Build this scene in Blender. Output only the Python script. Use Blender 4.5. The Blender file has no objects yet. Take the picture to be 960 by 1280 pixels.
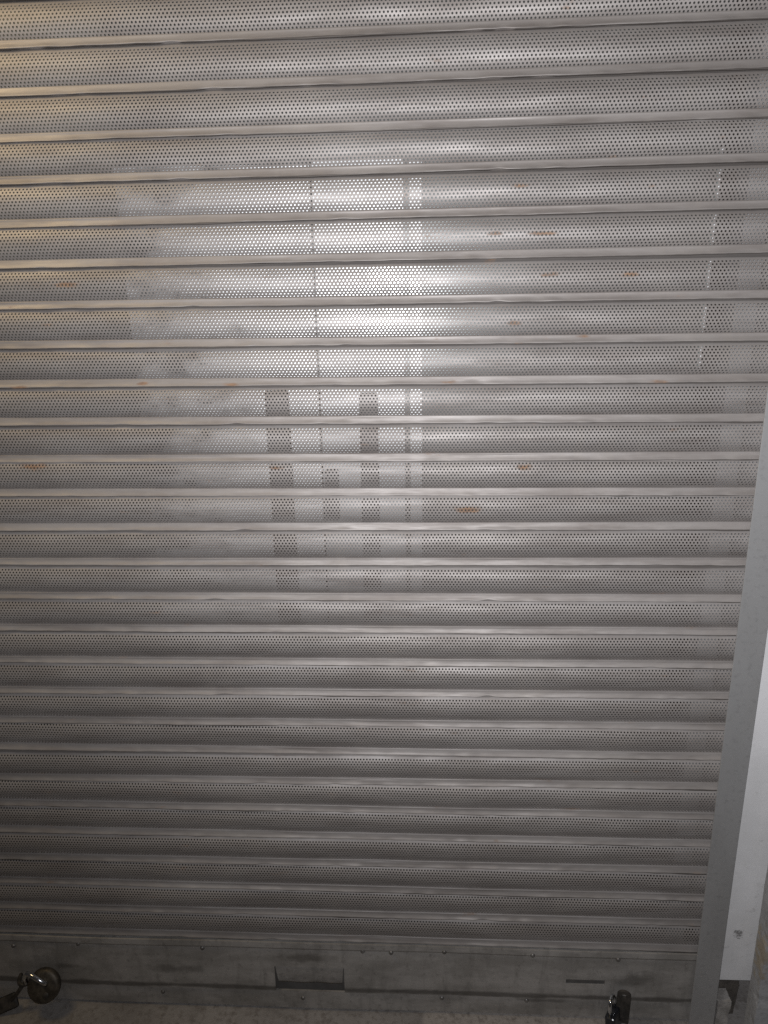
import bpy, bmesh, math, random
import numpy as np
from mathutils import Vector, Matrix, Euler

random.seed(7)
rng = np.random.default_rng(11)
scene = bpy.context.scene
COL = scene.collection

# ------------------------------------------------------------------ helpers
def link(o, parent=None):
    COL.objects.link(o)
    if parent is not None:
        o.parent = parent
    return o

def obj(name, bm, mat, parent=None, smooth=False):
    me = bpy.data.meshes.new(name)
    bmesh.ops.recalc_face_normals(bm, faces=bm.faces)
    bm.to_mesh(me); bm.free()
    if mat:
        for m in (mat if isinstance(mat, (list, tuple)) else [mat]):
            me.materials.append(m)
    if smooth:
        for p in me.polygons: p.use_smooth = True
    return link(bpy.data.objects.new(name, me), parent)

def tag(o, label=None, cat=None, group=None, kind=None):
    if label: o['label'] = label
    if cat: o['category'] = cat
    if group: o['group'] = group
    if kind: o['kind'] = kind
    return o

def empty(name, loc=(0, 0, 0), rot=(0, 0, 0)):
    o = bpy.data.objects.new(name, None)
    o.location = loc; o.rotation_euler = rot; o.empty_display_size = .05
    return link(o)

def box(bm, x0, x1, y0, y1, z0, z1, bevel=0.0, seg=2):
    r = bmesh.ops.create_cube(bm, size=1)
    vs = r['verts']
    for v in vs:
        v.co = Vector(((x0 + x1) / 2 + v.co.x * (x1 - x0), (y0 + y1) / 2 + v.co.y * (y1 - y0), (z0 + z1) / 2 + v.co.z * (z1 - z0)))
    if bevel:
        es = list({e for v in vs for e in v.link_edges})
        bmesh.ops.bevel(bm, geom=es, offset=bevel, segments=seg, profile=.5, affect='EDGES')
    return bm

def bx(*a, **k):
    return box(bmesh.new(), *a, **k)

def tube(bm, pts, r, n=12, cap=True):
    """a round bar along a polyline"""
    pts = [Vector(p) for p in pts]
    rings = []
    up = None
    for i, p in enumerate(pts):
        t = (pts[min(i + 1, len(pts) - 1)] - pts[max(i - 1, 0)]).normalized()
        if up is None:
            up = t.orthogonal().normalized()
        up = (up - t * up.dot(t)).normalized()
        s = t.cross(up)
        rr = r[i] if isinstance(r, (list, tuple)) else r
        rings.append([bm.verts.new(p + (up * math.cos(a) + s * math.sin(a)) * rr) for a in [2 * math.pi * k / n for k in range(n)]])
    for a, b in zip(rings, rings[1:]):
        for k in range(n):
            bm.faces.new((a[k], a[(k + 1) % n], b[(k + 1) % n], b[k]))
    if cap:
        bm.faces.new(rings[0][::-1]); bm.faces.new(rings[-1])
    return bm

def lathe(bm, prof, n=40, mtx=None):
    """profile [(r, h)] round the local z axis"""
    rings = []
    for r, h in prof:
        if r < 1e-6:
            rings.append([bm.verts.new((0, 0, h))])
        else:
            rings.append([bm.verts.new((r * math.cos(2 * math.pi * k / n), r * math.sin(2 * math.pi * k / n), h)) for k in range(n)])
    for a, b in zip(rings, rings[1:]):
        for k in range(n):
            k2 = (k + 1) % n
            if len(a) == 1: bm.faces.new((a[0], b[k], b[k2]))
            elif len(b) == 1: bm.faces.new((a[k], a[k2], b[0]))
            else: bm.faces.new((a[k], a[k2], b[k2], b[k]))
    if mtx is not None:
        bmesh.ops.transform(bm, matrix=mtx, verts=[v for rg in rings for v in rg])
    return bm

# ------------------------------------------------------------------ node helpers
class NT:
    def __init__(s, name):
        s.m = bpy.data.materials.new(name); s.m.use_nodes = True
        s.t = s.m.node_tree; s.t.nodes.clear()
        s.out = s.n('ShaderNodeOutputMaterial')
    def n(s, typ, **kw):
        nd = s.t.nodes.new(typ)
        for k, v in kw.items(): setattr(nd, k, v)
        return nd
    def l(s, a, b): s.t.links.new(a, b)
    def setin(s, sock, v):
        if hasattr(v, 'is_linked') or isinstance(v, bpy.types.NodeSocket): s.l(v, sock)
        else: sock.default_value = v
    def math(s, op, a, b=None, c=None, clamp=False):
        nd = s.n('ShaderNodeMath', operation=op, use_clamp=clamp)
        for i, v in enumerate((a, b, c)):
            if v is not None: s.setin(nd.inputs[i], v)
        return nd.outputs[0]
    def vmath(s, op, a, b=None):
        nd = s.n('ShaderNodeVectorMath', operation=op)
        s.setin(nd.inputs[0], a)
        if b is not None: s.setin(nd.inputs[1], b)
        return nd.outputs['Value'] if op in ('LENGTH', 'DISTANCE', 'DOT_PRODUCT') else nd.outputs[0]
    def pos(s):
        return s.n('ShaderNodeNewGeometry').outputs['Position']
    def noise(s, scale, detail=4, rough=.55, vec=None, stretch=None, dist=0.0):
        nd = s.n('ShaderNodeTexNoise')
        nd.inputs['Scale'].default_value = scale; nd.inputs['Detail'].default_value = detail
        nd.inputs['Roughness'].default_value = rough; nd.inputs['Distortion'].default_value = dist
        v = vec if vec is not None else s.pos()
        if stretch: v = s.vmath('MULTIPLY', v, stretch)
        s.l(v, nd.inputs['Vector'])
        return nd.outputs['Fac']
    def ramp(s, fac, lo, hi, a=0.0, b=1.0):
        nd = s.n('ShaderNodeMapRange', interpolation_type='SMOOTHSTEP')
        s.l(fac, nd.inputs[0])
        nd.inputs[1].default_value = lo; nd.inputs[2].default_value = hi
        nd.inputs[3].default_value = a; nd.inputs[4].default_value = b
        return nd.outputs[0]
    def mix(s, f, a, b):
        nd = s.n('ShaderNodeMix', data_type='RGBA')
        s.setin(nd.inputs[0], f); s.setin(nd.inputs[6], a); s.setin(nd.inputs[7], b)
        return nd.outputs[2]
    def bump(s, h, strength=.3, dist=.001, normal=None):
        nd = s.n('ShaderNodeBump')
        nd.inputs['Strength'].default_value = strength; nd.inputs['Distance'].default_value = dist
        s.l(h, nd.inputs['Height'])
        if normal is not None: s.l(normal, nd.inputs['Normal'])
        return nd.outputs[0]
    def bsdf(s, col, rough, metal=0.0, normal=None, spec=None):
        b = s.n('ShaderNodeBsdfPrincipled')
        s.setin(b.inputs['Base Color'], col); s.setin(b.inputs['Roughness'], rough); s.setin(b.inputs['Metallic'], metal)
        if normal is not None: s.l(normal, b.inputs['Normal'])
        if spec is not None: b.inputs['Specular IOR Level'].default_value = spec
        return b.outputs[0]
    def done(s, sh):
        s.l(sh, s.out.inputs['Surface']); return s.m

def C(r, g, b): return (r, g, b, 1)

# ------------------------------------------------------------------ materials
# rust patches seen on the shutter: x, z, half width, half height
RUST = [(-.369, 1.569, .017, .0045), (-.803, 1.568, .024, .004), (.056, 1.569, .016, .004), (.456, 1.565, .02, .004),
        (.243, 1.764, .024, .005), (.173, 1.678, .018, .005), (.205, 1.402, .018, .006), (.096, 1.314, .026, .008),
        (.180, 1.916, .024, .004), (-.673, 1.762, .03, .006), (-.797, 1.408, .035, .009), (.139, 1.836, .018, .0045),
        (.226, 1.835, .03, .004), (.382, 1.762, .02, .005), (-.545, 1.573, .015, .004), (.308, 1.652, .014, .004),
        (-.292, 1.402, .016, .004)]

def shutter_metal():
    s = NT('aged_galvanised_metal')
    p = s.pos()
    big = s.noise(1.6, 5, .6, p, (1, 1, 2.2))
    smear = s.noise(5, 6, .62, p, (1.0, 1.0, 9.0))
    fine = s.noise(160, 3, .6, p, (.4, 1, 1))
    drip = s.noise(11, 5, .6, p, (2.4, 1, .35))
    col = s.mix(s.ramp(smear, .36, .66), C(.345, .320, .305), C(.272, .246, .231))
    col = s.mix(s.math('MULTIPLY', s.ramp(drip, .5, .72), .45), col, C(.34, .31, .285))
    col = s.mix(s.math('MULTIPLY', s.ramp(big, .5, .7), .35), col, C(.40, .365, .33))
    col = s.mix(s.math('MULTIPLY', s.ramp(fine, .45, .7), .22), col, C(.3, .28, .26))
    # cloudy wipe marks of dust and darker handled patches
    cloud = s.ramp(s.noise(3.1, 6, .62, p, (.8, 1, 3.6)), .45, .66)
    grub = s.ramp(s.noise(4.3, 7, .7, s.vmath('ADD', p, (7.3, 0, 2.1)), (.7, 1, 6.5)), .5, .68)
    col = s.mix(s.math('MULTIPLY', cloud, .22), col, C(.43, .405, .39))
    col = s.mix(s.math('MULTIPLY', grub, .38), col, C(.20, .172, .158))
    # gap shade between slats painted into the colour: on the lip's lower edge and on the head just under it
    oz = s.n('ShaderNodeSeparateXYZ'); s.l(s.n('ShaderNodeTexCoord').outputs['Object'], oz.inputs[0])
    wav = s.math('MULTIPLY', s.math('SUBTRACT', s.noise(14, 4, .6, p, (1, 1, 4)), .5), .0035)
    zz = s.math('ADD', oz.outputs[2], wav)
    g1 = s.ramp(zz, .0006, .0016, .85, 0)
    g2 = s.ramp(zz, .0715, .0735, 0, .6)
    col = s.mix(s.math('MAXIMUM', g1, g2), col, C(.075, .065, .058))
    # rust
    acc = None
    warp = s.noise(90, 3, .6, p, (.5, 1, 1))
    for x, z, a, b in RUST:
        d = s.vmath('SUBTRACT', p, (x, 0, z))
        d = s.vmath('MULTIPLY', d, (1 / a, 0, 1 / b))
        d = s.vmath('LENGTH', d)
        acc = d if acc is None else s.math('MINIMUM', acc, d)
    acc = s.math('ADD', acc, s.math('MULTIPLY', s.math('SUBTRACT', warp, .5), 2.0))
    rust = s.ramp(acc, .15, 1.15, .75, 0)
    # scattered faint rust bloom
    bloom = s.math('MULTIPLY', s.ramp(s.noise(26, 5, .65, p, (.5, 1, 1.6)), .64, .76), .5)
    rust = s.math('MAXIMUM', rust, bloom)
    col = s.mix(rust, col, s.mix(s.ramp(fine, .4, .62), C(.30, .165, .08), C(.19, .10, .05)))
    rough = s.math('ADD', s.ramp(smear, .3, .7, .53, .66), s.math('MULTIPLY', rust, .3), clamp=True)
    metal = s.math('SUBTRACT', .40, s.math('ADD', s.math('ADD', s.math('MULTIPLY', rust, .40), s.math('MULTIPLY', cloud, .1)), s.ramp(big, .4, .7, 0, .12)), clamp=True)
    dent = s.noise(34, 4, .6, p, (.6, 1, 1.2))
    nrm = s.bump(dent, .12, .004)
    nrm = s.bump(fine, .18, .0006, nrm)
    return s.done(s.bsdf(col, rough, metal, nrm))

def simple(name, c1, c2, rough=.6, metal=0.0, scale=20, bump=.2, bdist=.002, lo=.35, hi=.65, stretch=None, spec=None, detail=5):
    s = NT(name)
    n = s.noise(scale, detail, .6, stretch=stretch)
    f = s.noise(scale * 9, 3, .6)
    col = s.mix(s.ramp(n, lo, hi), C(*c1), C(*c2))
    col = s.mix(s.math('MULTIPLY', s.ramp(f, .5, .75), .3), col, C(*[v * .55 for v in c2]))
    return s.done(s.bsdf(col, s.ramp(n, .3, .7, max(0.02, rough - .08), min(1, rough + .08)), metal, s.bump(s.math('ADD', n, s.math('MULTIPLY', f, .4)), bump, bdist), spec))

M = {}
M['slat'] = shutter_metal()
M['rail'] = None
M['guide'] = simple('grey_guide_metal', (.505, .505, .505), (.42, .418, .415), .52, .5, 9, .12, .001, stretch=(1, 1, .35))
M['dark'] = simple('black_painted_metal', (.018, .017, .017), (.03, .028, .027), .55, 0, 60, .1, .0004)
M['grime'] = simple('greasy_dark_steel', (.045, .042, .038), (.09, .08, .07), .5, .3, 55, .4, .001)
M['lockbody'] = simple('tarnished_padlock_metal', (.06, .052, .042), (.11, .095, .075), .5, .5, 70, .3, .0006)
M['gloss'] = simple('glossy_black_lock_shell', (.012, .013, .018), (.02, .021, .026), .22, 0, 40, .05, .0003, spec=.6)
M['chrome'] = simple('polished_shackle_steel', (.75, .77, .8), (.6, .62, .65), .16, 1, 50, .03, .0002)
M['frame'] = simple('grey_door_frame_metal', (.4, .4, .4), (.33, .33, .33), .5, .3, 14, .1, .0006)
def film_mat(name, c1, c2, r1, r2, metal, xa, xb):
    s = NT(name)
    p = s.pos()
    n = s.noise(7, 5, .6); w = s.noise(11, 5, .62, p, (1, 1, 1.6))
    col = s.mix(s.ramp(n, .35, .65), C(*c1), C(*c2))
    b = s.bsdf(col, s.ramp(n, .3, .7, r1, r2), metal, s.bump(n, .05, .001))
    x = s.n('ShaderNodeSeparateXYZ'); s.l(p, x.inputs[0])
    # the film has worn away in patches towards its far left side and its lower edge
    e = s.math('ADD', x.outputs[0], s.math('MULTIPLY', s.math('SUBTRACT', w, .5), 1.2))
    keep = s.math('MULTIPLY', s.ramp(e, xa, xb), s.ramp(s.math('ADD', x.outputs[2], s.math('MULTIPLY', s.math('SUBTRACT', w, .5), .5)), .95, 1.2))
    tr = s.n('ShaderNodeBsdfTransparent'); tr.inputs['Color'].default_value = C(.96, .97, .97)
    mx = s.n('ShaderNodeMixShader'); s.l(keep, mx.inputs[0]); s.l(tr.outputs[0], mx.inputs[1]); s.l(b, mx.inputs[2])
    return s.done(mx.outputs[0])
M['film_left'] = film_mat('worn_silver_window_film', (.84, .85, .85), (.66, .67, .67), .42, .54, .74, -.66, -.38)
M['film'] = film_mat('silver_window_film', (.46, .47, .47), (.38, .385, .385), .38, .48, .78, -.9, -.8)
M['edge_white'] = simple('pale_edge_glint', (.8, .8, .8), (.7, .7, .7), .45, 0, 20, .05, .0005)
M['hollow'] = simple('shaded_hollow_metal', (.15, .14, .13), (.11, .1, .092), .8, 0, 20, .3, .002)  # shade inside the rail's cut-outs put into a darker colour
M['rivet'] = simple('dull_rivet_steel', (.3, .29, .28), (.15, .14, .13), .45, .6, 80, .3, .0005)

def rail_mat():
    s = NT('dusty_bottom_rail_metal')
    p = s.pos()
    n = s.noise(6, 6, .62, p, (1, 1, 2.5)); f = s.noise(70, 4, .65); v = s.noise(13, 5, .65, p, (2.2, 1, .5), .5)
    col = s.mix(s.ramp(n, .36, .64), C(.42, .40, .378), C(.29, .275, .256))
    col = s.mix(s.math('MULTIPLY', s.ramp(v, .48, .7), .32), col, C(.15, .14, .128))
    col = s.mix(s.math('MULTIPLY', s.ramp(f, .52, .72), .35), col, C(.11, .1, .09))
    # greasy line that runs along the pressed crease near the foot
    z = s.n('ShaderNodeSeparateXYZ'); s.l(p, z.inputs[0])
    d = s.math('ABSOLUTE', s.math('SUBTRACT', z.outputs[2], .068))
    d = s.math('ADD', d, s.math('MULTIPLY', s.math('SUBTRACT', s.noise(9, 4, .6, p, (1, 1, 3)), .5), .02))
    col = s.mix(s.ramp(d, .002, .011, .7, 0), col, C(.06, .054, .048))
    for x0, z0, a, b in ((-.90, .118, .05, .012), (-.28, .165, .10, .018), (.52, .13, .06, .03), (-.62, .12, .09, .02), (.30, .05, .1, .008)):
        q = s.vmath('LENGTH', s.vmath('MULTIPLY', s.vmath('SUBTRACT', p, (x0, 0, z0)), (1 / a, 0, 1 / b)))
        q = s.math('ADD', q, s.math('MULTIPLY', s.math('SUBTRACT', s.noise(28, 4, .6), .5), 1.6))
        col = s.mix(s.ramp(q, .2, 1.0, .55, 0), col, C(.085, .077, .068))
    return s.done(s.bsdf(col, .6, .25, s.bump(s.math('ADD', n, s.math('MULTIPLY', f, .35)), .3, .003)))
M['rail'] = rail_mat()

def dusty_glass():
    s = NT('dusty_glass')
    n = s.noise(9, 5, .6)
    tr = s.n('ShaderNodeBsdfTransparent'); tr.inputs['Color'].default_value = C(.93, .96, .95)
    gl = s.n('ShaderNodeBsdfGlossy'); gl.inputs['Roughness'].default_value = .3; gl.inputs['Color'].default_value = C(.9, .92, .92)
    df = s.n('ShaderNodeBsdfDiffuse'); df.inputs['Color'].default_value = C(.55, .55, .53)
    m1 = s.n('ShaderNodeMixShader'); s.l(s.ramp(n, .35, .7, .25, .5), m1.inputs[0]); s.l(gl.outputs[0], m1.inputs[1]); s.l(df.outputs[0], m1.inputs[2])
    m2 = s.n('ShaderNodeMixShader'); m2.inputs[0].default_value = .1
    s.l(tr.outputs[0], m2.inputs[1]); s.l(m1.outputs[0], m2.inputs[2])
    return s.done(m2.outputs[0])
M['glass'] = dusty_glass()

def ground_mat():
    s = NT('worn_concrete_ground')
    n = s.noise(3.2, 6, .62); f = s.noise(70, 5, .65); g = s.noise(420, 2, .5)
    col = s.mix(s.ramp(n, .4, .62), C(.34, .32, .305), C(.24, .225, .215))
    # a paler cement patch in front of the middle of the rail
    sp = s.n('ShaderNodeSeparateXYZ'); s.l(s.pos(), sp.inputs[0])
    px_ = s.math('ADD', sp.outputs[0], s.math('MULTIPLY', s.math('SUBTRACT', s.noise(22, 4, .6), .5), .03))
    patch = s.math('MULTIPLY', s.ramp(px_, .0, .012), s.ramp(px_, .455, .47, 1, 0))
    col = s.mix(s.math('MULTIPLY', patch, .8), col, C(.42, .385, .355))
    col = s.mix(s.math('MULTIPLY', s.ramp(f, .45, .7), .6), col, C(.13, .11, .095))
    col = s.mix(s.math('MULTIPLY', s.ramp(g, .5, .7), .3), col, C(.4, .36, .32))
    return s.done(s.bsdf(col, .85, 0, s.bump(s.math('ADD', f, s.math('MULTIPLY', g, .4)), .7, .004)))
M['ground'] = ground_mat()

def white_wall_mat():
    s = NT('scuffed_white_paint')
    p = s.pos()
    n = s.noise(5, 5, .6); f = s.noise(60, 4, .6); sc = s.noise(21, 6, .72, p, (1, 1, 1.3))
    col = s.mix(s.ramp(n, .35, .65), C(.80, .795, .80), C(.70, .695, .695))
    col = s.mix(s.math('MULTIPLY', s.ramp(sc, .6, .7), .5), col, C(.2, .19, .185))
    col = s.mix(s.math('MULTIPLY', s.ramp(f, .58, .75), .25), col, C(.45, .43, .42))
    # the dark scuff half way up
    d = s.vmath('LENGTH', s.vmath('MULTIPLY', s.vmath('SUBTRACT', p, (.749, 0, .272)), (1 / .012, 0, 1 / .014)))
    col = s.mix(s.ramp(s.math('ADD', d, s.math('MULTIPLY', s.math('SUBTRACT', s.noise(120, 4, .7, p, (1, 1, 1.8), 1.0), .5), 4.0)), .4, 1.0, .8, 0), col, C(.12, .115, .11))
    return s.done(s.bsdf(col, .7, 0, s.bump(s.math('ADD', n, s.math('MULTIPLY', f, .3)), .25, .003)))
M['white'] = white_wall_mat()

def pier_mat():
    s = NT('rough_grey_render')
    p = s.pos()
    n = s.noise(6, 6, .62); f = s.noise(85, 4, .65)
    col = s.mix(s.ramp(n, .38, .64), C(.43, .435, .445), C(.32, .32, .325))
    col = s.mix(s.math('MULTIPLY', s.ramp(f, .5, .72), .45), col, C(.15, .14, .13))
    # yellow stain on the crumbling edge
    d = s.vmath('LENGTH', s.vmath('MULTIPLY', s.vmath('SUBTRACT', p, (.777, -.06, .265)), (1 / .022, 1 / .06, 1 / .085)))
    st = s.ramp(s.math('ADD', d, s.math('MULTIPLY', s.math('SUBTRACT', s.noise(55, 4, .6), .5), 2.6)), .3, .9, .4, 0)
    col = s.mix(st, col, C(.36, .25, .08))
    return s.done(s.bsdf(col, .9, 0, s.bump(s.math('ADD', n, s.math('MULTIPLY', f, .5)), .6, .005)))
M['pier'] = pier_mat()
M['plinth'] = simple('dark_masonry', (.07, .062, .055), (.12, .105, .09), .85, 0, 30, .8, .006)  # dark brown masonry for the recessed foot and one crumb
M['stone'] = simple('broken_plaster', (.42, .40, .38), (.26, .245, .23), .9, 0, 45, .8, .004)
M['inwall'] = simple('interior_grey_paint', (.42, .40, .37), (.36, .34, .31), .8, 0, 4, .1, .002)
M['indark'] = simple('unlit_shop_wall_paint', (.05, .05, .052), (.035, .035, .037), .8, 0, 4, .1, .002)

# ------------------------------------------------------------------ shutter slats
PITCH, ROWH = .00708, .0058
HOLE_R = .00188
XA, XB = -2.40, .694
N_PROF = 90

def slat_profile():
    """points (d outwards, z) in mm from the slat's hidden top hook down to its lip; z = 0 is the lip's lower edge"""
    top = [(-4.5, 88), (-3.2, 82), (-1.6, 78)]
    arc = []
    for i in range(25):
        t = i / 24
        z = 75.0 - t * 59.0
        u = (z - 45.5) / 29.5
        q = .04 if u > 0 else .36
        arc.append((11.2 * (1 - (1 - q) * u * u - q * u ** 4), z))
    bead = [(.5, 15.9), (1.4, 15.8), (2.1, 15.4), (2.5, 14.8), (2.7, 14.1)]
    band = [(3.05, 12.6), (3.5, 10.8), (4.05, 9.0), (4.7, 7.2), (5.45, 5.5), (6.3, 4.1), (7.05, 2.9)]
    lip = [(7.6, 1.6), (7.75, .7), (7.4, .1), (6.6, -.2), (5.0, -.25), (1.5, -.1), (-2.5, .3), (-3.2, 3.5)]
    return top, arc, bead, band, lip

def make_slat_mesh(name, seed):
    r = np.random.default_rng(seed)
    top, arc, bead, band, lip = slat_profile()
    crisp = (.75, .1, .5, 0, .95)[seed % 5]         # some slats were rolled with a sharper upper edge
    bead = [(d + crisp * min(1, max(0, (15.9 - z) / 1.1)), z) for d, z in bead]
    band = [(d + crisp * max(0, 1 - (14.1 - z) / 3.2), z) for d, z in band]
    arc_np = np.array(arc) / 1000
    seg = np.linalg.norm(np.diff(arc_np, axis=0), axis=1)
    S = np.concatenate([[0], np.cumsum(seg)])
    L = S[-1]
    def on_arc(s):
        d = np.interp(s, S, arc_np[:, 0]); z = np.interp(s, S, arc_np[:, 1])
        return d, z
    # smooth 1-d wobble along the slat
    def wob(x, amp, wl):
        k = int((XB - XA) / wl) + 4
        kx = np.linspace(XA - wl, XB + wl, k); kv = r.normal(0, amp, k)
        i = np.clip(np.searchsorted(kx, x) - 1, 0, k - 2)
        t = np.clip((x - kx[i]) / (kx[1] - kx[0]), 0, 1); t = t * t * (3 - 2 * t)
        return kv[i] * (1 - t) + kv[i + 1] * t
    verts, faces = [], []
    nrows = 10
    s_last = L - .0021                      # centre of lowest row of holes
    s_rows = [s_last - ROWH * (nrows - 1 - i) for i in range(nrows)]
    s_start = s_rows[0] - ROWH / 2
    ncol = int((XB - XA) / PITCH)
    PXs, PSs = [], []                       # parametric verts: x, s
    quads = []
    # --- perforated cells: 12 boundary points, 12 ring points
    hp = PITCH / 2
    key = {}
    ring_idx = []
    def vid(ix, iy, x, s):
        k = (ix, iy)
        v = key.get(k)
        if v is None:
            v = len(PXs); key[k] = v; PXs.append(x); PSs.append(s)
        return v
    angs = [math.atan2(b, a) for a, b in ((-2, -2), (-1, -2), (0, -2), (1, -2), (2, -2), (2, 0), (2, 2), (1, 2), (0, 2), (-1, 2), (-2, 2), (-2, 0))]
    offs = ((-2, -2), (-1, -2), (0, -2), (1, -2), (2, -2), (2, 0), (2, 2), (1, 2), (0, 2), (-1, 2), (-2, 2), (-2, 0))
    ringoff = [(HOLE_R * math.cos(a), HOLE_R * math.sin(a)) for a in [math.radians(-138 + 30 * k - (12 if k in (0,) else 0)) for k in range(12)]]
    # even ring starting near the lower left corner
    ringoff = [(HOLE_R * math.cos(math.radians(225 + 30 * k)), HOLE_R * math.sin(math.radians(225 + 30 * k))) for k in range(12)]
    wall = []
    for j, sc in enumerate(s_rows):
        sh = 2 if j % 2 else 0
        hi = ROWH / 2
        s0 = sc - hi; s1 = sc + hi if j < nrows - 1 else L
        for i in range(ncol):
            cx = XA + hp + i * PITCH + (hp if j % 2 else 0)
            bi = []
            for (a, b) in offs:
                ix = 4 * i + a + 2 + sh
                iy = 2 * j + (0 if b < 0 else 2 if b > 0 else 1)
                ss = s0 if b < 0 else s1 if b > 0 else sc
                bi.append(vid(ix, iy, cx + a / 2 * hp, ss))
            ri = len(PXs)
            for ox, os_ in ringoff:
                PXs.append(cx + ox); PSs.append(sc + os_)
            for k in range(12):
                k2 = (k + 1) % 12
                quads.append((bi[k], bi[k2], ri + k2, ri + k))
            wall.append((ri, cx, sc))
        # close the half cell at the ends of the staggered rows
        if j % 2:
            q = [vid(0, 2 * j, XA, s0), vid(1, 2 * j, XA + hp / 2, s0), vid(2, 2 * j, XA + hp, s0), vid(2, 2 * j + 1, XA + hp, sc), vid(2, 2 * j + 2, XA + hp, s1), vid(1, 2 * j + 2, XA + hp / 2, s1), vid(0, 2 * j + 2, XA, s1)]
            quads.append(tuple(q))
        else:
            xe = XA + ncol * PITCH; n4 = 4 * ncol
            q = [vid(n4, 2 * j, xe, s0), vid(n4 + 1, 2 * j, xe + hp / 2, s0), vid(n4 + 2, 2 * j, xe + hp, s0), vid(n4 + 2, 2 * j + 2, xe + hp, s1), vid(n4 + 1, 2 * j + 2, xe + hp / 2, s1), vid(n4, 2 * j + 2, xe, s1), vid(n4, 2 * j + 1, xe, sc)]
            quads.append(tuple(q))
    nfront = len(PXs)
    PX = np.array(PXs); PS = np.array(PSs)
    d, z = on_arc(PS)
    # normal of the profile at s
    e = 1e-4
    d1, z1 = on_arc(PS + e); d0, z0 = on_arc(PS - e)
    td, tz = d1 - d0, z1 - z0
    nl = np.hypot(td, tz) + 1e-12
    nd, nz = -tz / nl, td / nl               # outwards
    base = np.stack([PX, d, z], 1)
    # hole walls (own verts so the sheet stays smooth)
    thick = .0009
    widx = np.array([np.arange(w[0], w[0] + 12) for w in wall])
    fa = base[widx.ravel()]
    fb = fa.copy(); fb[:, 1] -= nd[widx.ravel()] * thick; fb[:, 2] -= nz[widx.ravel()] * thick
    nw = len(fa)
    a0 = nfront; b0 = nfront + nw
    k = np.arange(nw); kn = (k // 12) * 12 + (k % 12 + 1) % 12
    wallq = np.stack([a0 + k, a0 + kn, b0 + kn, b0 + k], 1)
    P = [base, fa, fb]
    off = nfront + 2 * nw
    # --- solid strips: hidden hook + plain head, then bead, band and lip
    x0, x1 = XA, XA + ncol * PITCH + hp
    nx = 2 * ncol + 1
    gx = np.linspace(x0, x1, nx + 1)
    head = [(a / 1000, b / 1000) for a, b in top]
    for s in np.linspace(0, s_start, 4):
        dd, zz = on_arc(s); head.append((float(dd), float(zz)))
    dd, zz = on_arc(L)
    foot = [(float(dd), float(zz))] + [(a / 1000, b / 1000) for a, b in bead + band + lip]
    strips = []
    for prof in (head, foot):
        n = len(prof)
        g = np.array([[(x, a, b) for x in gx] for a, b in prof]).reshape(-1, 3)
        P.append(g)
        for i in range(n - 1):
            a = off + i * (nx + 1) + np.arange(nx); b = a + nx + 1
            strips.append(np.stack([a, a + 1, b + 1, b], 1))
        off += len(g)
    V = np.concatenate(P)
    x = V[:, 0]; zz = V[:, 2] * 1000; dd = V[:, 1]
    # slow bow of the whole slat, and beaten lip
    V[:, 1] += wob(x, .0009, .22) * np.clip(1 - abs(zz - 45) / 60, 0, 1) + wob(x, .0004, .06) * np.clip(1 - abs(zz - 45) / 32, 0, 1)
    lipw = np.clip(1 - zz / 8, 0, 1) * (dd > .001)
    V[:, 2] += wob(x, .0008, .30) * lipw + wob(x, .00045, .03) * lipw
    V[:, 1] += (wob(x, .0006, .25) + wob(x, .0005, .025)) * np.clip(1 - abs(zz - 2) / 7, 0, 1)
    nb = int(r.integers(2, 5))                # a few knocks in the lip
    for _ in range(nb):
        cx = r.uniform(-1.2, .6); w = r.uniform(.006, .022); a = r.uniform(.001, .0028)
        V[:, 2] += a * np.exp(-((x - cx) / w) ** 2) * lipw
        V[:, 1] -= a * np.exp(-((x - cx) / w) ** 2) * lipw
    beadw = np.clip(1 - abs(zz - 14) / 3, 0, 1)
    V[:, 1] += wob(x, .00035, .09) * beadw
    out = np.stack([V[:, 0], .0077 - V[:, 1], V[:, 2]], 1)
    # assemble
    polys = [list(q) for q in quads]
    loops = [v for q in polys for v in q]
    tot = [len(q) for q in polys]
    allq = np.concatenate([wallq] + strips)
    loops = np.concatenate([np.array(loops, dtype=np.int32), allq.ravel().astype(np.int32)])
    tot = np.concatenate([np.array(tot, dtype=np.int32), np.full(len(allq), 4, dtype=np.int32)])
    start = np.concatenate([[0], np.cumsum(tot)[:-1]]).astype(np.int32)
    me = bpy.data.meshes.new(name)
    me.vertices.add(len(out)); me.vertices.foreach_set('co', out.astype(np.float32).ravel())
    me.loops.add(len(loops)); me.loops.foreach_set('vertex_index', loops)
    me.polygons.add(len(tot)); me.polygons.foreach_set('loop_start', start)
    me.polygons.foreach_set('use_smooth', np.ones(len(tot), dtype=bool))
    me.update(calc_edges=True)
    me.validate()
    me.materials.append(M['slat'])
    return me

# measured lip heights (m) and tilts of the slats, from the photograph
SLATS = [(2163.2, .0033), (2088.9, .0045), (2013.4, .0033), (1942.9, .0041), (1866.8, .0021), (1793.0, .0006), (1715.7, -.0017),
         (1640.5, -.0035), (1564.6, -.0035), (1488.9, -.0033), (1413.8, -.0014), (1342.1, -.0021), (1269.5, .0004), (1193.5, .0015),
         (1114.4, -.0008), (1039.7, 0), (963.0, .0009), (888.9, .0024), (813.3, .0023), (741.3, .0002), (662.0, .0036), (588.1, -.0013),
         (514.1, 0), (439.2, .0023), (365.1, -.0011), (291.3, .0011), (214.7, -.0014)]
SLATS = [(2163.2 + 75 * k, .003) for k in (4, 3, 2, 1)] + SLATS

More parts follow.
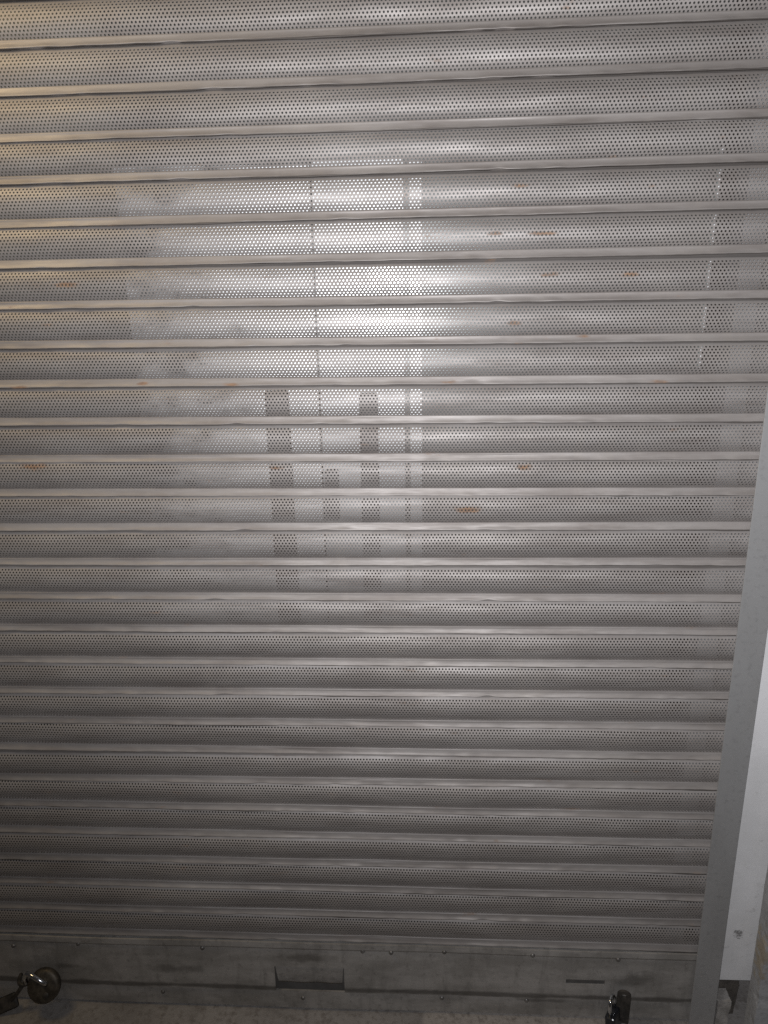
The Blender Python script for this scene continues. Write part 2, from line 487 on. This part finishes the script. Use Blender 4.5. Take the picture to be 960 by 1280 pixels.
shutter = tag(empty('rolling_shutter', (0, 0, 0)), 'closed perforated grey metal rolling shutter with rust spots and solid bottom rail', 'shutter')
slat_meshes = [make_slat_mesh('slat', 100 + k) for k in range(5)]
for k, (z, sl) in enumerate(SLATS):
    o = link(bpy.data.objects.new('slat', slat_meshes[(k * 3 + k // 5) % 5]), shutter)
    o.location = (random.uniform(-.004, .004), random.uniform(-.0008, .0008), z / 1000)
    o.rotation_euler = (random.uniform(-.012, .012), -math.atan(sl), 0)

# ------------------------------------------------------------------ bottom rail
def plate(xs, zs, holes, y0, y1, bulge=None):
    """flat plate in x-z with rectangular cell holes, from y0 (front) to y1 (back)"""
    bm = bmesh.new()
    fv = {}
    def v(i, j, y):
        k = (i, j, y)
        if k not in fv:
            dy = bulge(xs[i], zs[j]) if bulge else 0
            fv[k] = bm.verts.new((xs[i], y + dy, zs[j]))
        return fv[k]
    solid = lambda i, j: 0 <= i < len(xs) - 1 and 0 <= j < len(zs) - 1 and (i, j) not in holes
    for i in range(len(xs) - 1):
        for j in range(len(zs) - 1):
            if not solid(i, j): continue
            bm.faces.new((v(i, j, y0), v(i + 1, j, y0), v(i + 1, j + 1, y0), v(i, j + 1, y0)))
            bm.faces.new((v(i, j, y1), v(i, j + 1, y1), v(i + 1, j + 1, y1), v(i + 1, j, y1)))
            for (di, dj, a, b) in ((-1, 0, (i, j + 1), (i, j)), (1, 0, (i + 1, j), (i + 1, j + 1)), (0, -1, (i, j), (i + 1, j)), (0, 1, (i + 1, j + 1), (i, j + 1))):
                if not solid(i + di, j + dj):
                    bm.faces.new((v(*a, y0), v(*b, y0), v(*b, y1), v(*a, y1)))
    return bm

RX0, RX1 = -2.4, .676
def brk(base, extra, step):
    s = sorted(set([round(v, 4) for v in base + extra]))
    out = []
    for a, b in zip(s, s[1:]):
        n = max(1, int((b - a) / step))
        out += [a + (b - a) * t / n for t in range(n)]
    return out + [s[-1]]
xs = brk([RX0, RX1], [-.367, -.193, .352, .446, -1.005, -.915], .03)
zs = brk([.004, .212], [.058, .136, .108, .123, .06, .07, .14, .15, .19, .197], .02)
holes = set()
for i in range(len(xs) - 1):
    for j in range(len(zs) - 1):
        cx, cz = (xs[i] + xs[i + 1]) / 2, (zs[j] + zs[j + 1]) / 2
        if -.367 < cx < -.193 and .058 < cz < .136: holes.add((i, j))
        if (.352 < cx < .446) and .108 < cz < .123: holes.add((i, j))
def rail_relief(x, z):
    # pressed profile: a shallow swage below the joint and an outward flange along the foot
    y = 0.0
    if z > .19: y -= .0035
    if z < .059: y += .004
    y += .0012 * math.sin(x * 4.1 + z * 9) + .0008 * math.sin(x * 11.3 + 1)
    return y
rail = obj('bottom_rail', plate(xs, zs, holes, -.0005, .0035, rail_relief), M['rail'], shutter)
# sheet of metal that closes the rail's back, so the cut-outs look into its hollow
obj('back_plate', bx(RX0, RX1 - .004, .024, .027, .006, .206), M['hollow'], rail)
obj('top_channel', bx(RX0, RX1 - .004, .0045, .0395, .203, .208), M['rail'], rail)
# pull: a tongue pressed inwards below a straight hinge, leaving the dark open slot under it
bm = bmesh.new()
n = 16
rows = []
for j, (y, z) in enumerate(((.0010, .1362), (.0012, .128), (.0018, .116), (.0028, .106), (.0045, .094), (.007, .083), (.009, .077))):
    ins = .0015 + .006 * j / 6
    rows.append([bm.verts.new((-.367 + ins + (.174 - 2 * ins) * i / n, y + .0006 * math.sin(i * .8), z + (.0006 * math.sin(i * .7 + 1) if j > 4 else 0))) for i in range(n + 1)])
for a, b in zip(rows, rows[1:]):
    for i in range(n):
        bm.faces.new((a[i], a[i + 1], b[i + 1], b[i]))
edge = [bm.verts.new(v.co + Vector((0, .0015, 0))) for v in rows[-1]]
for i in range(n):
    bm.faces.new((rows[-1][i], rows[-1][i + 1], edge[i + 1], edge[i]))
obj('pull_tongue', bm, M['rail'], rail, smooth=True)
for x, z in ((-.86, .190), (-1.03, .176), (-.545, .186), (-.145, .19), (-.075, .191), (.268, .197), (.055, .197), (.472, .192), (.26, .048), (-.66, .04), (-.30, .035), (.05, .046)):
    y = rail_relief(x, z) - .0005
    m = Matrix.Translation((x, y, z)) @ Matrix.Rotation(math.pi / 2, 4, 'X')
    obj('rivet', lathe(bmesh.new(), [(.0058, -.001), (.0056, .001), (.0042, .0028), (.002, .0036), (0, .0038)], 16, m), M['rivet'], rail, smooth=True)
# locking staples that the padlocks go through
def staple(xc, w, z, out):
    pts = []
    for t in range(13):
        a = math.pi * t / 12
        pts.append((xc - math.cos(a) * w, -.006 - math.sin(a) * out, z))
    return tube(bmesh.new(), pts, .0048, 10)
obj('lock_staple', staple(-1.0, .019, .092, .030), M['grime'], rail, smooth=True)
# hasp plate with a round eye, standing out of the rail beside the right padlock
bm = bmesh.new()
prof = [(.016 * math.cos(math.radians(a)), .104 + .016 * math.sin(math.radians(a))) for a in range(0, 181, 15)] + [(-.016, .010), (.016, .010)]
eye = [(.0062 * math.cos(math.radians(a)), .104 + .0062 * math.sin(math.radians(a))) for a in range(0, 360, 30)]
def ringverts(pp, y): return [bm.verts.new((x, y, z)) for x, z in pp]
o0, o1 = ringverts(prof, 0), ringverts(prof, .005)
e0, e1 = ringverts(eye, 0), ringverts(eye, .005)
for rr in (o0, o1, e0, e1):
    for i in range(len(rr)): bm.edges.new((rr[i], rr[(i + 1) % len(rr)]))
for oo, ee in ((o0, e0), (o1, e1)):
    ed = [e for e in bm.edges if all(v in oo for v in e.verts) or all(v in ee for v in e.verts)]
    bmesh.ops.triangle_fill(bm, edges=ed, use_beauty=True)
for aa, bb in ((o0, o1), (e0, e1)):
    for i in range(len(aa)):
        j = (i + 1) % len(aa)
        bm.faces.new((aa[i], aa[j], bb[j], bb[i]))
bmesh.ops.transform(bm, matrix=Matrix.Translation((.490, -.014, 0)) @ Euler((math.radians(6), 0, math.radians(-14))).to_matrix().to_4x4(), verts=bm.verts)
obj('hasp_plate', bm, M['grime'], rail)
# swivelling hasp tongue beside the disc padlock
bm = bmesh.new()
box(bm, -.030, .026, -.004, .004, -.020, .016, .006, 3)
bmesh.ops.transform(bm, matrix=Matrix.Translation((-1.052, -.030, .028)) @ Euler((-.5, -.35, .2)).to_matrix().to_4x4(), verts=bm.verts)
tube(bm, [(-1.040, -.029, .036), (-1.022, -.033, .058), (-1.006, -.036, .082), (-.996, -.030, .094)], .0048, 8)
obj('hasp_tongue', bm, M['grime'], rail, smooth=False)

# ------------------------------------------------------------------ padlocks
def padlock_disc():
    t = tag(empty('padlock', (-.944, -.024, .052)), 'round dark disc padlock with shiny shackle hanging at the left end of the rail', 'padlock')
    tilt = Euler((math.radians(-27), 0, math.radians(4))).to_matrix().to_4x4()
    mt = Matrix.Translation((0, -.012, .0405)) @ tilt @ Matrix.Rotation(math.pi / 2, 4, 'X')
    prof = [(0, -.012), (.030, -.012), (.0375, -.0095), (.0405, -.005), (.0405, .002), (.0395, .005), (.036, .0082), (.030, .0102), (.020, .0114), (.010, .0119), (0, .0121)]
    bm = lathe(bmesh.new(), prof, 48, mt)
    obj('lock_body', bm, M['lockbody'], t, smooth=True)
    bm = lathe(bmesh.new(), [(.0075, .0108), (.0078, .0128), (.007, .0134), (0, .0134)], 24, mt @ Matrix.Translation((.010, -.018, 0)))
    o = obj('keyway', bm, M['grime'], t, smooth=True)
    # shackle: a bright rod crossing in front of the disc's upper left edge
    pts = [(-.047, .006, -.002), (-.046, .022, .008), (-.038, .033, .0145), (-.026, .030, .0165), (-.012, .022, .0165), (.000, .015, .016), (.007, .009, .0125), (.009, .006, .008)]
    pts = [Vector(q) for q in pts]
    obj('shackle', tube(bmesh.new(), [mt @ p for p in pts], .0058, 14), M['chrome'], t, smooth=True)
    return t
padlock_disc()

def padlock_block():
    t = tag(empty('padlock', (.462, -.030, .0)), 'glossy black padlock with chrome shackle hanging at the right end of the rail', 'padlock')
    mt = Matrix.Translation((0, -.004, .040)) @ Euler((math.radians(-8), math.radians(4), math.radians(58))).to_matrix().to_4x4()
    bm = bmesh.new()
    box(bm, -.024, .024, -.0125, .0125, -.034, .024, .006, 3)
    bmesh.ops.transform(bm, matrix=mt, verts=bm.verts)
    obj('lock_body', bm, M['gloss'], t, smooth=False)
    bm = bmesh.new()
    box(bm, -.0252, .0252, -.0137, .0137, -.022, -.017, .001, 1)
    bmesh.ops.transform(bm, matrix=mt, verts=bm.verts)
    obj('bumper_band', bm, M['chrome'], t)
    pts = [(-.016, 0, .018), (-.016, 0, .042)]
    for k in range(13):
        a = math.pi * (1 - k / 12)
        pts.append((.016 * math.cos(a), 0, .044 + .018 * math.sin(a)))
    pts += [(.016, 0, .042), (.016, 0, .018)]
    obj('shackle', tube(bmesh.new(), [mt @ Vector(p) for p in pts], .0045, 14), M['chrome'], t, smooth=True)
padlock_block()

# ------------------------------------------------------------------ guide rail at the right
bm = bmesh.new()
sec = [(.710, .050), (.692, .050), (.692, .047), (.706, .047), (.706, -.0095), (.6535, -.0095), (.652, -.0105), (.652, -.0131), (.6524, -.0135), (.7105, -.0135), (.7125, -.0115), (.7125, .050), (.710, .051)]
zz = [0.001] + [0.15 * k for k in range(1, 18)]
rings = [[bm.verts.new((x + .0007 * math.sin(z * 5 + x * 30), y, z)) for x, y in sec] for z in zz]
for a, b in zip(rings, rings[1:]):
    for i in range(len(sec)):
        j = (i + 1) % len(sec)
        bm.faces.new((a[i], a[j], b[j], b[i]))
bm.faces.new(rings[0]); bm.faces.new(rings[-1][::-1])
tag(obj('guide_rail', bm, M['guide']), 'smooth grey metal channel guiding the right edge of the shutter', 'guide rail')

# ------------------------------------------------------------------ glass doors behind the shutter
YD = .110
def door(x0, x1, label, yaw, hinge):
    t = tag(empty('glass_door', (hinge, YD, 0), (.018, 0, yaw)), label, 'door')
    obj('pane', bx(x0 - hinge, x1 - hinge, -.005, .005, .012, 2.36), M['glass'], t)
    return t
left = door(-1.10, -.2155, 'left glass door leaf behind the shutter with white film and wide black pull bar', .044, -1.10)
right = door(-.2055, .552, 'right glass door leaf behind the shutter with narrow black pull bar and lock box', .044, .552)
def onleaf(name, leaf, x0, x1, y0, y1, z0, z1, mat, bevel=0.0):
    h = leaf.location.x
    return obj(name, bx(x0 - h, x1 - h, y0 - YD, y1 - YD, z0, z1, bevel=bevel), mat, leaf)
# white film stuck on the outer face of each pane
onleaf('window_film', left, -.598, -.217, YD - .0066, YD - .0056, .90, 1.982, M['film_left'])
onleaf('window_film', right, -.2035, -.034, YD - .0066, YD - .0056, .90, 1.975, M['film'])
onleaf('film_strip', right, -.0225, .001, YD - .0066, YD - .0056, 1.00, 1.972, M['film'])
hb = onleaf('pull_handle', left, -.327, -.277, YD - .034, YD - .018, .985, 1.548, M['dark'], .004)
for z in (1.08, 1.45): onleaf('standoff', left, -.310, -.294, YD - .0178, YD - .007, z - .008, z + .008, M['dark'])
hb = onleaf('pull_handle', right, -.125, -.088, YD - .034, YD - .018, .985, 1.548, M['dark'], .004)
for z in (1.08, 1.45): onleaf('standoff', right, -.114, -.098, YD - .0178, YD - .007, z - .008, z + .008, M['dark'])
onleaf('lock_box', right, -.2, -.172, YD - .030, YD - .007, 1.283, 1.39, M['dark'], .003)
onleaf('edge_glint', right, .5525, .556, YD - .005, YD + .005, 1.585, 1.985, M['edge_white'])  # bright glint on the pane's edge drawn as a white strip
# jamb
fr = tag(empty('door_frame', (.64, YD, 0)), 'grey metal jamb beside the glass doors behind the shutter edge', 'door frame')
obj('jamb', bx(-.023, .020, -.022, .035, .0, 2.36), M['frame'], fr)
# interior
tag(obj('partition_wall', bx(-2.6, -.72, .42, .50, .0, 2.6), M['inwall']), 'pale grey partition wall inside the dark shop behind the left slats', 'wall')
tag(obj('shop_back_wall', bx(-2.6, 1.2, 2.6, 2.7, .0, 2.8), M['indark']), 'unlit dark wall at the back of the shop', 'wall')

# ------------------------------------------------------------------ masonry at the right
def rough_box(x0, x1, y0, y1, z0, z1, nx, ny, nz, amp, seed, edge=0.0):
    bm = bx(x0, x1, y0, y1, z0, z1)
    for ax, n_, a, b in ((0, nx, x0, x1), (1, ny, y0, y1), (2, nz, z0, z1)):
        for k in range(1, n_):
            c = [0, 0, 0]; nrm = [0, 0, 0]; c[ax] = a + (b - a) * k / n_; nrm[ax] = 1
            bmesh.ops.bisect_plane(bm, geom=bm.verts[:] + bm.edges[:] + bm.faces[:], plane_co=c, plane_no=nrm)
    from mathutils import noise
    for v in bm.verts:
        p = v.co * 38 + Vector((seed, 0, 0))
        v.co += Vector((noise.noise(p), noise.noise(p + Vector((9, 3, 1))), noise.noise(p + Vector((2, 7, 5))))) * amp
        if edge and abs(v.co.x - x0) < .004 and abs(v.co.y - y0) < .004:
            q = noise.noise(Vector((0, seed, v.co.z * 30))) + .6 * noise.noise(Vector((4, seed, v.co.z * 90)))
            v.co += Vector((max(0, q) * edge, max(0, q) * edge, 0))
    return bm
tag(obj('painted_wall', rough_box(.7145, .83, .001, .30, .135, 2.7, 4, 3, 60, .0007, 3), M['white']), 'narrow strip of scuffed white painted wall beside the guide rail', 'wall')
tag(obj('grey_pier', rough_box(.779, 1.6, -.062, -.0205, .0, 2.7, 20, 2, 130, .0009, 8, .007), M['pier']), 'rough grey rendered pier with crumbling yellow stained edge at far right', 'wall')
tag(obj('wall_plinth', rough_box(.7155, .7775, .026, .28, .0, .1325, 6, 6, 10, .004, 5), M['plinth']), 'dark masonry foot in the gap below the white wall strip', 'plinth')
def lump(name, loc, size, seed, label, mat, group=None):
    from mathutils import noise
    bm = bmesh.new()
    bmesh.ops.create_icosphere(bm, subdivisions=3, radius=1)
    for v in bm.verts:
        p = v.co * 1.3 + Vector((seed * 3.1, 0, 0))
        v.co *= 1 + .35 * noise.noise(p) + .15 * noise.noise(p * 3)
        v.co = Vector((v.co.x * size[0], v.co.y * size[1], v.co.z * size[2]))
    o = obj(name, bm, mat)
    o.location = loc
    return tag(o, label, 'rubble', group)
o = tag(obj('plaster_block', rough_box(.7155, .745, -.012, .022, .0, .084, 5, 4, 8, .003, 21), M['stone']), 'pale broken plaster block standing at the foot of the guide rail', 'rubble')
lump('rubble_piece', (.748, -.052, .012), (.016, .013, .015), 1, 'small grey lump of rubble between plaster block and pier', M['stone'])
lump('rubble_piece', (.690, -.066, .007), (.012, .010, .009), 2, 'small dark crumb of rubble in front of the guide rail', M['plinth'])
lump('rubble_piece', (.612, -.030, .007), (.011, .008, .009), 4, 'tiny pale crumb lying under the right end of the rail', M['stone'])
def strip(x, y, h, lean, label):
    bm = bmesh.new()
    pts = [(x + lean * t * t, y - .004 * t, h * t) for t in (0, .25, .5, .75, 1)]
    tube(bm, pts, [.005, .0048, .0045, .004, .002], 8)
    return tag(obj('black_strip', bm, M['dark'], smooth=True), label, 'strip')
strip(.722, -.085, .070, -.004, 'taller thin black strip sticking up at the foot of the pier')
strip(.738, -.092, .050, .010, 'shorter leaning black strip at the foot of the pier')

# ------------------------------------------------------------------ ground
bm = bmesh.new()
gx = sorted(set([-12, -6, -4] + [round(-3 + .06 * i, 3) for i in range(76)] + [3, 6, 12]))
gy = sorted(set([-12, -6, -3, -1.5] + [round(-.8 + .05 * i, 3) for i in range(20)] + [.4, 1, 3, 6]))
from mathutils import noise as mnoise
gv = [[bm.verts.new((x, y, -.0045 + .0022 * mnoise.noise(Vector((x * 9, y * 9, 0))))) for x in gx] for y in gy]
for j in range(len(gy) - 1):
    for i in range(len(gx) - 1):
        bm.faces.new((gv[j][i], gv[j][i + 1], gv[j + 1][i + 1], gv[j + 1][i]))
tag(obj('ground', bm, M['ground'], smooth=True), kind='structure')

# ------------------------------------------------------------------ camera
f, pit, yaw, rol = 893.2824, .2672847, -.0531609, -.0165303
D, ZC = 1.40327, -.4710636 + 2.165
cy, sy, cp, sp, cr, sr = math.cos(yaw), math.sin(yaw), math.cos(pit), math.sin(pit), math.cos(rol), math.sin(rol)
fwd = Vector((sy * cp, cy * cp, -sp)); rt = Vector((cy, -sy, 0)); up = rt.cross(fwd)
r2 = rt * cr + up * sr; u2 = -rt * sr + up * cr
cd = bpy.data.cameras.new('camera'); cam = link(bpy.data.objects.new('camera', cd))
cd.sensor_fit = 'VERTICAL'; cd.sensor_height = 36; cd.sensor_width = 27; cd.lens = f / 1280 * 36
cd.clip_start = .02; cd.clip_end = 100
m = Matrix((r2, u2, -fwd)).transposed().to_4x4(); m.translation = Vector((0, -D, ZC))
cam.matrix_world = m
scene.camera = cam

# ------------------------------------------------------------------ light: the phone's flash, an added warm lamp off to the left, night sky
def spot(name, loc, target, power, size, blend, radius, col):
    d = bpy.data.lights.new(name, 'SPOT'); d.energy = power; d.spot_size = math.radians(size); d.spot_blend = blend
    d.shadow_soft_size = radius; d.color = col
    o = link(bpy.data.objects.new(name, d)); o.location = loc
    o.rotation_euler = (Vector(target) - Vector(loc)).to_track_quat('-Z', 'Y').to_euler()
    return o
flash_at = Vector((0, -D, ZC)) + r2 * -.008 + u2 * .010 + fwd * .003
spot('flash_lamp', flash_at, (.32, 0, 1.96), 99, 174, 1.0, .004, (.96, .965, 1))
d = bpy.data.lights.new('warm_fill', 'POINT'); d.energy = 20; d.color = (1, .75, .40); d.shadow_soft_size = .25  # unseen lamp added to give the upper left its warm cast
o = link(bpy.data.objects.new('warm_fill', d)); o.location = (-1.22, -.46, 2.52)

w = bpy.data.worlds.new('World'); scene.world = w; w.use_nodes = True
bg = w.node_tree.nodes['Background']; bg.inputs[0].default_value = (.55, .5, .48, 1); bg.inputs[1].default_value = .04

vs = scene.view_settings
scene.display_settings.display_device = 'sRGB'
vs.view_transform = 'Standard'; vs.look = 'None'; vs.exposure = 0; vs.gamma = 1; vs.use_curve_mapping = False
scene.cycles.use_denoising = False
scene.cycles.max_bounces = 8; scene.cycles.transparent_max_bounces = 8
scene.cycles.sample_clamp_indirect = 4
